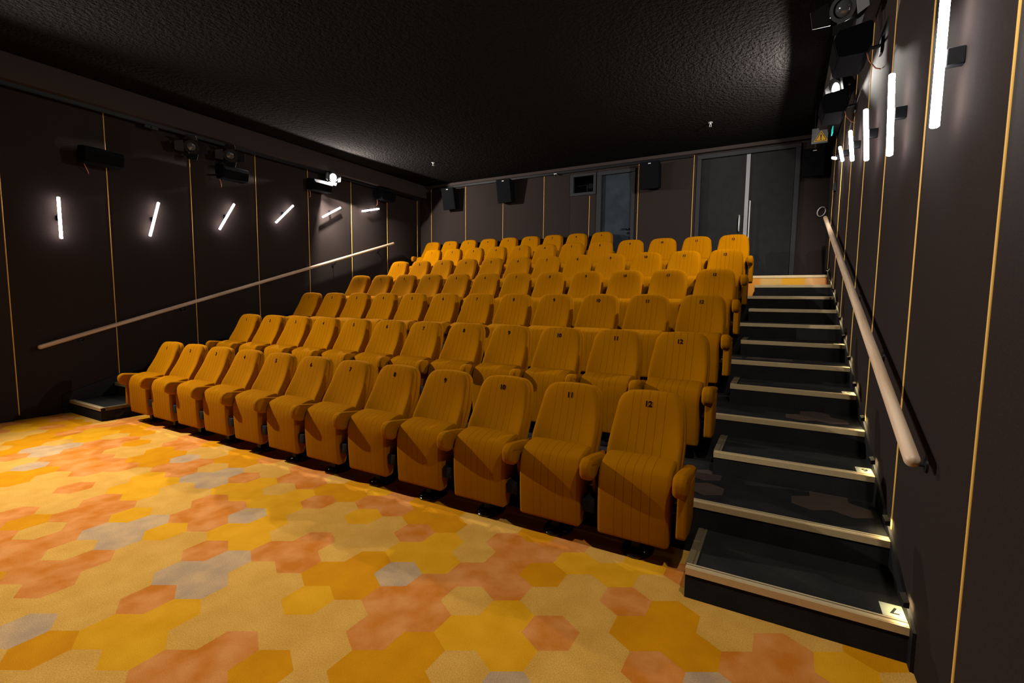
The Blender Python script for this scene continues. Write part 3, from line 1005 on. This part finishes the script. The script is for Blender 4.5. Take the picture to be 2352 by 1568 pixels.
# ------------------------------------------------------------------ doors and projection port in the back wall
d1 = struct('door_1', None, 'dark grey double door at the top of the right-hand stairs')
x0, x1, z0, z1 = D1
fr = MB().box(x0, x0 + 0.075, YB - 0.03, YB + 0.2, z0, z1 - 0.0701).box(x1 - 0.075, x1, YB - 0.03, YB + 0.2, z0, z1 - 0.0701).box(x0, x1, YB - 0.03, YB + 0.2, z1 - 0.07, z1)
ob('door_frame', bevel(fr.mesh('door_frame', M['frame']), 0.004, 1), d1)
xm = -0.675
la = ob('door_leaf', bevel(MB().box(x0 + 0.077, xm - 0.033, YB + 0.04, YB + 0.09, z0 + 0.01, z1 - 0.072).mesh('door_leaf', M['door']), 0.003, 1), d1)
lb = ob('door_leaf', bevel(MB().box(xm + 0.033, x1 - 0.077, YB + 0.04, YB + 0.09, z0 + 0.01, z1 - 0.072).mesh('door_leaf', M['door']), 0.003, 1), d1)
ob('centre_strip', MB().box(xm - 0.031, xm + 0.031, YB + 0.022, YB + 0.08, z0 + 0.01, z1 - 0.072).mesh('centre_strip', M['alu']), d1)
ph = MB().tube([(xm - 0.10, YB + 0.04, 2.85), (xm - 0.10, YB - 0.02, 2.85), (xm - 0.10, YB - 0.03, 2.87), (xm - 0.10, YB - 0.03, 3.10), (xm - 0.10, YB - 0.02, 3.12), (xm - 0.10, YB + 0.04, 3.12)], 0.014, 10)
ob('pull_handle', ph.mesh('pull_handle', M['steel'], True), la)
ph2 = MB().tube([(xm + 0.062, YB - 0.02, 2.2), (xm + 0.062, YB - 0.02, 3.37)], 0.012, 10).tube([(xm + 0.062, YB + 0.04, 2.3), (xm + 0.062, YB - 0.02, 2.3)], 0.008, 8).tube([(xm + 0.062, YB + 0.04, 3.3), (xm + 0.062, YB - 0.02, 3.3)], 0.008, 8)
ob('pull_handle', ph2.mesh('pull_handle', M['steel'], True), lb)

d2 = struct('door_2', None, 'dark blue-grey booth door in the middle of the back wall')
x0, x1, z0, z1 = D2
fr = MB().box(x0, x0 + 0.10, YB - 0.025, YB + 0.2, z0, z1 - 0.0701).box(x1 - 0.07, x1, YB - 0.025, YB + 0.2, z0, z1 - 0.0701).box(x0, x1, YB - 0.025, YB + 0.2, z1 - 0.07, z1)
ob('door_frame', bevel(fr.mesh('door_frame', M['frame']), 0.005, 1), d2)
lf = ob('door_leaf', bevel(MB().box(x0 + 0.102, x1 - 0.072, YB + 0.03, YB + 0.07, z0 + 0.01, z1 - 0.072).mesh('door_leaf', M['doorblue']), 0.003, 1), d2)
hd = MB().tube([(x1 - 0.13, YB + 0.03, 3.01), (x1 - 0.13, YB - 0.02, 3.01), (x1 - 0.14, YB - 0.025, 3.01), (x1 - 0.25, YB - 0.025, 3.01)], 0.011, 8)
hd.tube([(x1 - 0.13, YB + 0.03, 3.01), (x1 - 0.13, YB + 0.02, 3.01)], 0.027, 14)
ob('door_handle', hd.mesh('door_handle', M['black_gloss'], True), lf)
ob('lock', MB().tube([(x1 - 0.13, YB + 0.03, 2.93), (x1 - 0.13, YB + 0.02, 2.93)], 0.024, 14).mesh('lock', M['black_gloss'], True), lf)

wn = struct('window_1', None, 'small projection port window beside the booth door')
x0, x1, z0, z1 = W1
fr = MB().box(x0, x0 + 0.075, YB - 0.02, YB + 0.06, z0 + 0.0601, z1 - 0.0501).box(x1 - 0.06, x1, YB - 0.02, YB + 0.06, z0 + 0.0601, z1 - 0.0501).box(x0, x1, YB - 0.02, YB + 0.06, z0, z0 + 0.06).box(x0, x1, YB - 0.02, YB + 0.06, z1 - 0.05, z1)
ob('window_frame', bevel(fr.mesh('window_frame', M['frame']), 0.004, 1), wn)
ob('pane', MB().box(x0 + 0.075, x1 - 0.06, YB + 0.03, YB + 0.036, z0 + 0.06, z1 - 0.05).mesh('pane', M['glass']), wn)
pj = thing('projector', 'dark projector standing behind the port window', 'projector', (x0 + 0.42, YB + 0.2, z0 + 0.0))
ob('body', bevel(MB().box(-0.10, 0.10, 0.0, 0.15, 0.001, 0.30).mesh('body', M['black_box']), 0.01, 2), pj)
ob('lens', MB().tube([(0, 0, 0.2), (0, -0.05, 0.2), (0, -0.10, 0.2), (0, -0.105, 0.2)], [0.05, 0.05, 0.056, 0.04], 20).mesh('lens', M['lens'], True), pj)
ob('small_lens', MB().tube([(0.02, 0, 0.10), (0.02, -0.03, 0.10)], [0.025, 0.022], 14).mesh('small_lens', M['lens'], True), pj)
pm = thing('monitor', 'small dark monitor behind the port window', 'monitor', (x0 + 0.20, YB + 0.2, z0))
ob('screen', MB().box(-0.10, 0.10, 0.0, 0.02, 0.07, 0.25).mesh('screen', M['black_gloss']), pm)
ob('bezel', MB().box(-0.107, 0.107, -0.002, 0.022, 0.25, 0.257).box(0.10, 0.107, -0.002, 0.022, 0.07, 0.25).mesh('bezel', M['alu']), pm)
ob('stand', MB().box(-0.03, 0.03, 0.0, 0.05, 0.001, 0.07).mesh('stand', M['black_box']), pm)

# ------------------------------------------------------------------ small fittings
ws = thing('warning_sign', 'clear hanging plate with yellow warning triangle and exclamation mark by the back right corner', 'sign', (0.35, 8.45, 3.99))
ob('plate', bevel(MB().box(-0.115, 0.085, -0.003, 0.003, -0.115, 0.10).mesh('plate', M['perspex']), 0.001, 1), ws)
def tri(s, cx=0.0, cz=0.0):
    return [p for p in fillet([(cx - s, cz - s * 0.62), (cx + s, cz - s * 0.62), (cx, cz + s * 1.12)], s * 0.16, 4)]
ob('triangle', MB().prism([(p.x, p.y) for p in tri(0.088, 0.0, -0.035)], 'y', -0.0045, -0.0032).mesh('triangle', M['yellow']), ws)
ring_o = tri(0.074, 0, -0.035); ring_i = tri(0.062, 0, -0.036)
rm = MB(); nn = len(ring_o)
rm.add([(p.x, -0.0055, p.y) for p in ring_o] + [(p.x, -0.0055, p.y) for p in ring_i], [(k, (k + 1) % nn, nn + (k + 1) % nn, nn + k) for k in range(nn)])
ob('border', rm.mesh('border', M['black_print']), ws)
ob('exclamation_mark', text_mesh('!', 0.10, M['black_print'], 0.0003, 0.003), ws, (0, -0.0056, -0.03), (math.pi / 2, 0, 0))
ob('hanger', MB().tube([(-0.08, 0, 0.10), (-0.08, 0, H - 3.9905)], 0.003, 6).tube([(0.06, 0, 0.10), (0.06, 0, H - 3.9905)], 0.003, 6).mesh('hanger', M['black_metal']), ws)

ex = thing('exit_sign', 'green exit sign seen edge-on under the right bulkhead', 'exit sign', (0.455, 7.95, 3.88))
ob('panel', bevel(MB().box(-0.006, 0.006, -0.09, 0.09, -0.04, 0.04).mesh('panel', M['exitgreen']), 0.002, 1), ex)
ob('arm', MB().box(-0.006, 0.006, -0.02, 0.02, 0.04, BANDZ - 3.881).mesh('arm', M['black_metal']), ex)

for k, (x, y) in enumerate([(-6.451, 8.042), (-1.142, 8.286)]):
    sp = thing('sprinkler_head', 'chrome sprinkler head on the black ceiling, ' + ('towards the left wall' if k == 0 else 'in front of the double door'), 'sprinkler', (x, y, H - 0.0005), 0, 'ceiling sprinkler heads')
    ob('pipe', MB().tube([(0, 0, 0), (0, 0, -0.035)], 0.014, 10).tube([(0, 0, -0.001), (0, 0, -0.008)], 0.035, 14).mesh('pipe', M['steel'], True), sp)
    ob('deflector', MB().tube([(0, 0, -0.06), (0, 0, -0.064)], 0.022, 12).tube([(0.012, 0, -0.03), (0.014, 0, -0.06)], 0.003, 6).tube([(-0.012, 0, -0.03), (-0.014, 0, -0.06)], 0.003, 6).mesh('deflector', M['steel']), sp)

sc = thing('security_camera', 'small dark dome camera under the back wall cable track', 'camera', (-4.42, YB - 0.075, 4.262))
ob('mount', MB().box(-0.03, 0.03, -0.03, 0.03, -0.012, -0.0005).mesh('mount', M['white']), sc)
ob('dome', MB().tube([(0, 0, -0.012), (0, 0, -0.03), (0, 0, -0.042), (0, 0, -0.047)], [0.028, 0.026, 0.016, 0.004], 14).mesh('dome', M['black_gloss'], True), sc)

def ring_obj():
    v = []; f = []
    n, mm = 32, 8
    for i in range(n):
        a = 2 * math.pi * i / n
        for j in range(mm):
            b = 2 * math.pi * j / mm
            r = 0.078 + 0.0075 * math.cos(b)
            v.append((r * math.cos(a), 0.0075 * math.sin(b), r * math.sin(a)))
    for i in range(n):
        for j in range(mm):
            f.append((i * mm + j, ((i + 1) % n) * mm + j, ((i + 1) % n) * mm + (j + 1) % mm, i * mm + (j + 1) % mm))
    return mesh('ring', v, f, M['white'], True)
rg = thing('wall_ring', 'thin pale ring fixed to the wall above the top end of the right handrail', 'ring', (0.478, YB - 0.06, 3.085))
ob('ring', ring_obj(), rg, (0, 0, 0), (0.35, 0, 0.75))
ob('holder', MB().tube([(0.045, -0.035, 0.055), (0.06, 0.0598, 0.07)], 0.008, 8).mesh('holder', M['black_metal']), rg)
sw = thing('light_switch', 'small dark switch box on the right wall below the last tube lamp', 'switch', (XR - 0.0005, 8.35, 3.22))
ob('box', bevel(MB().box(-0.03, 0, -0.05, 0.05, -0.07, 0.07).mesh('box', M['black_box']), 0.004, 1), sw)
ob('rocker', MB().box(-0.034, -0.0301, -0.03, 0.03, -0.045, 0.045).mesh('rocker', M['frame']), sw)
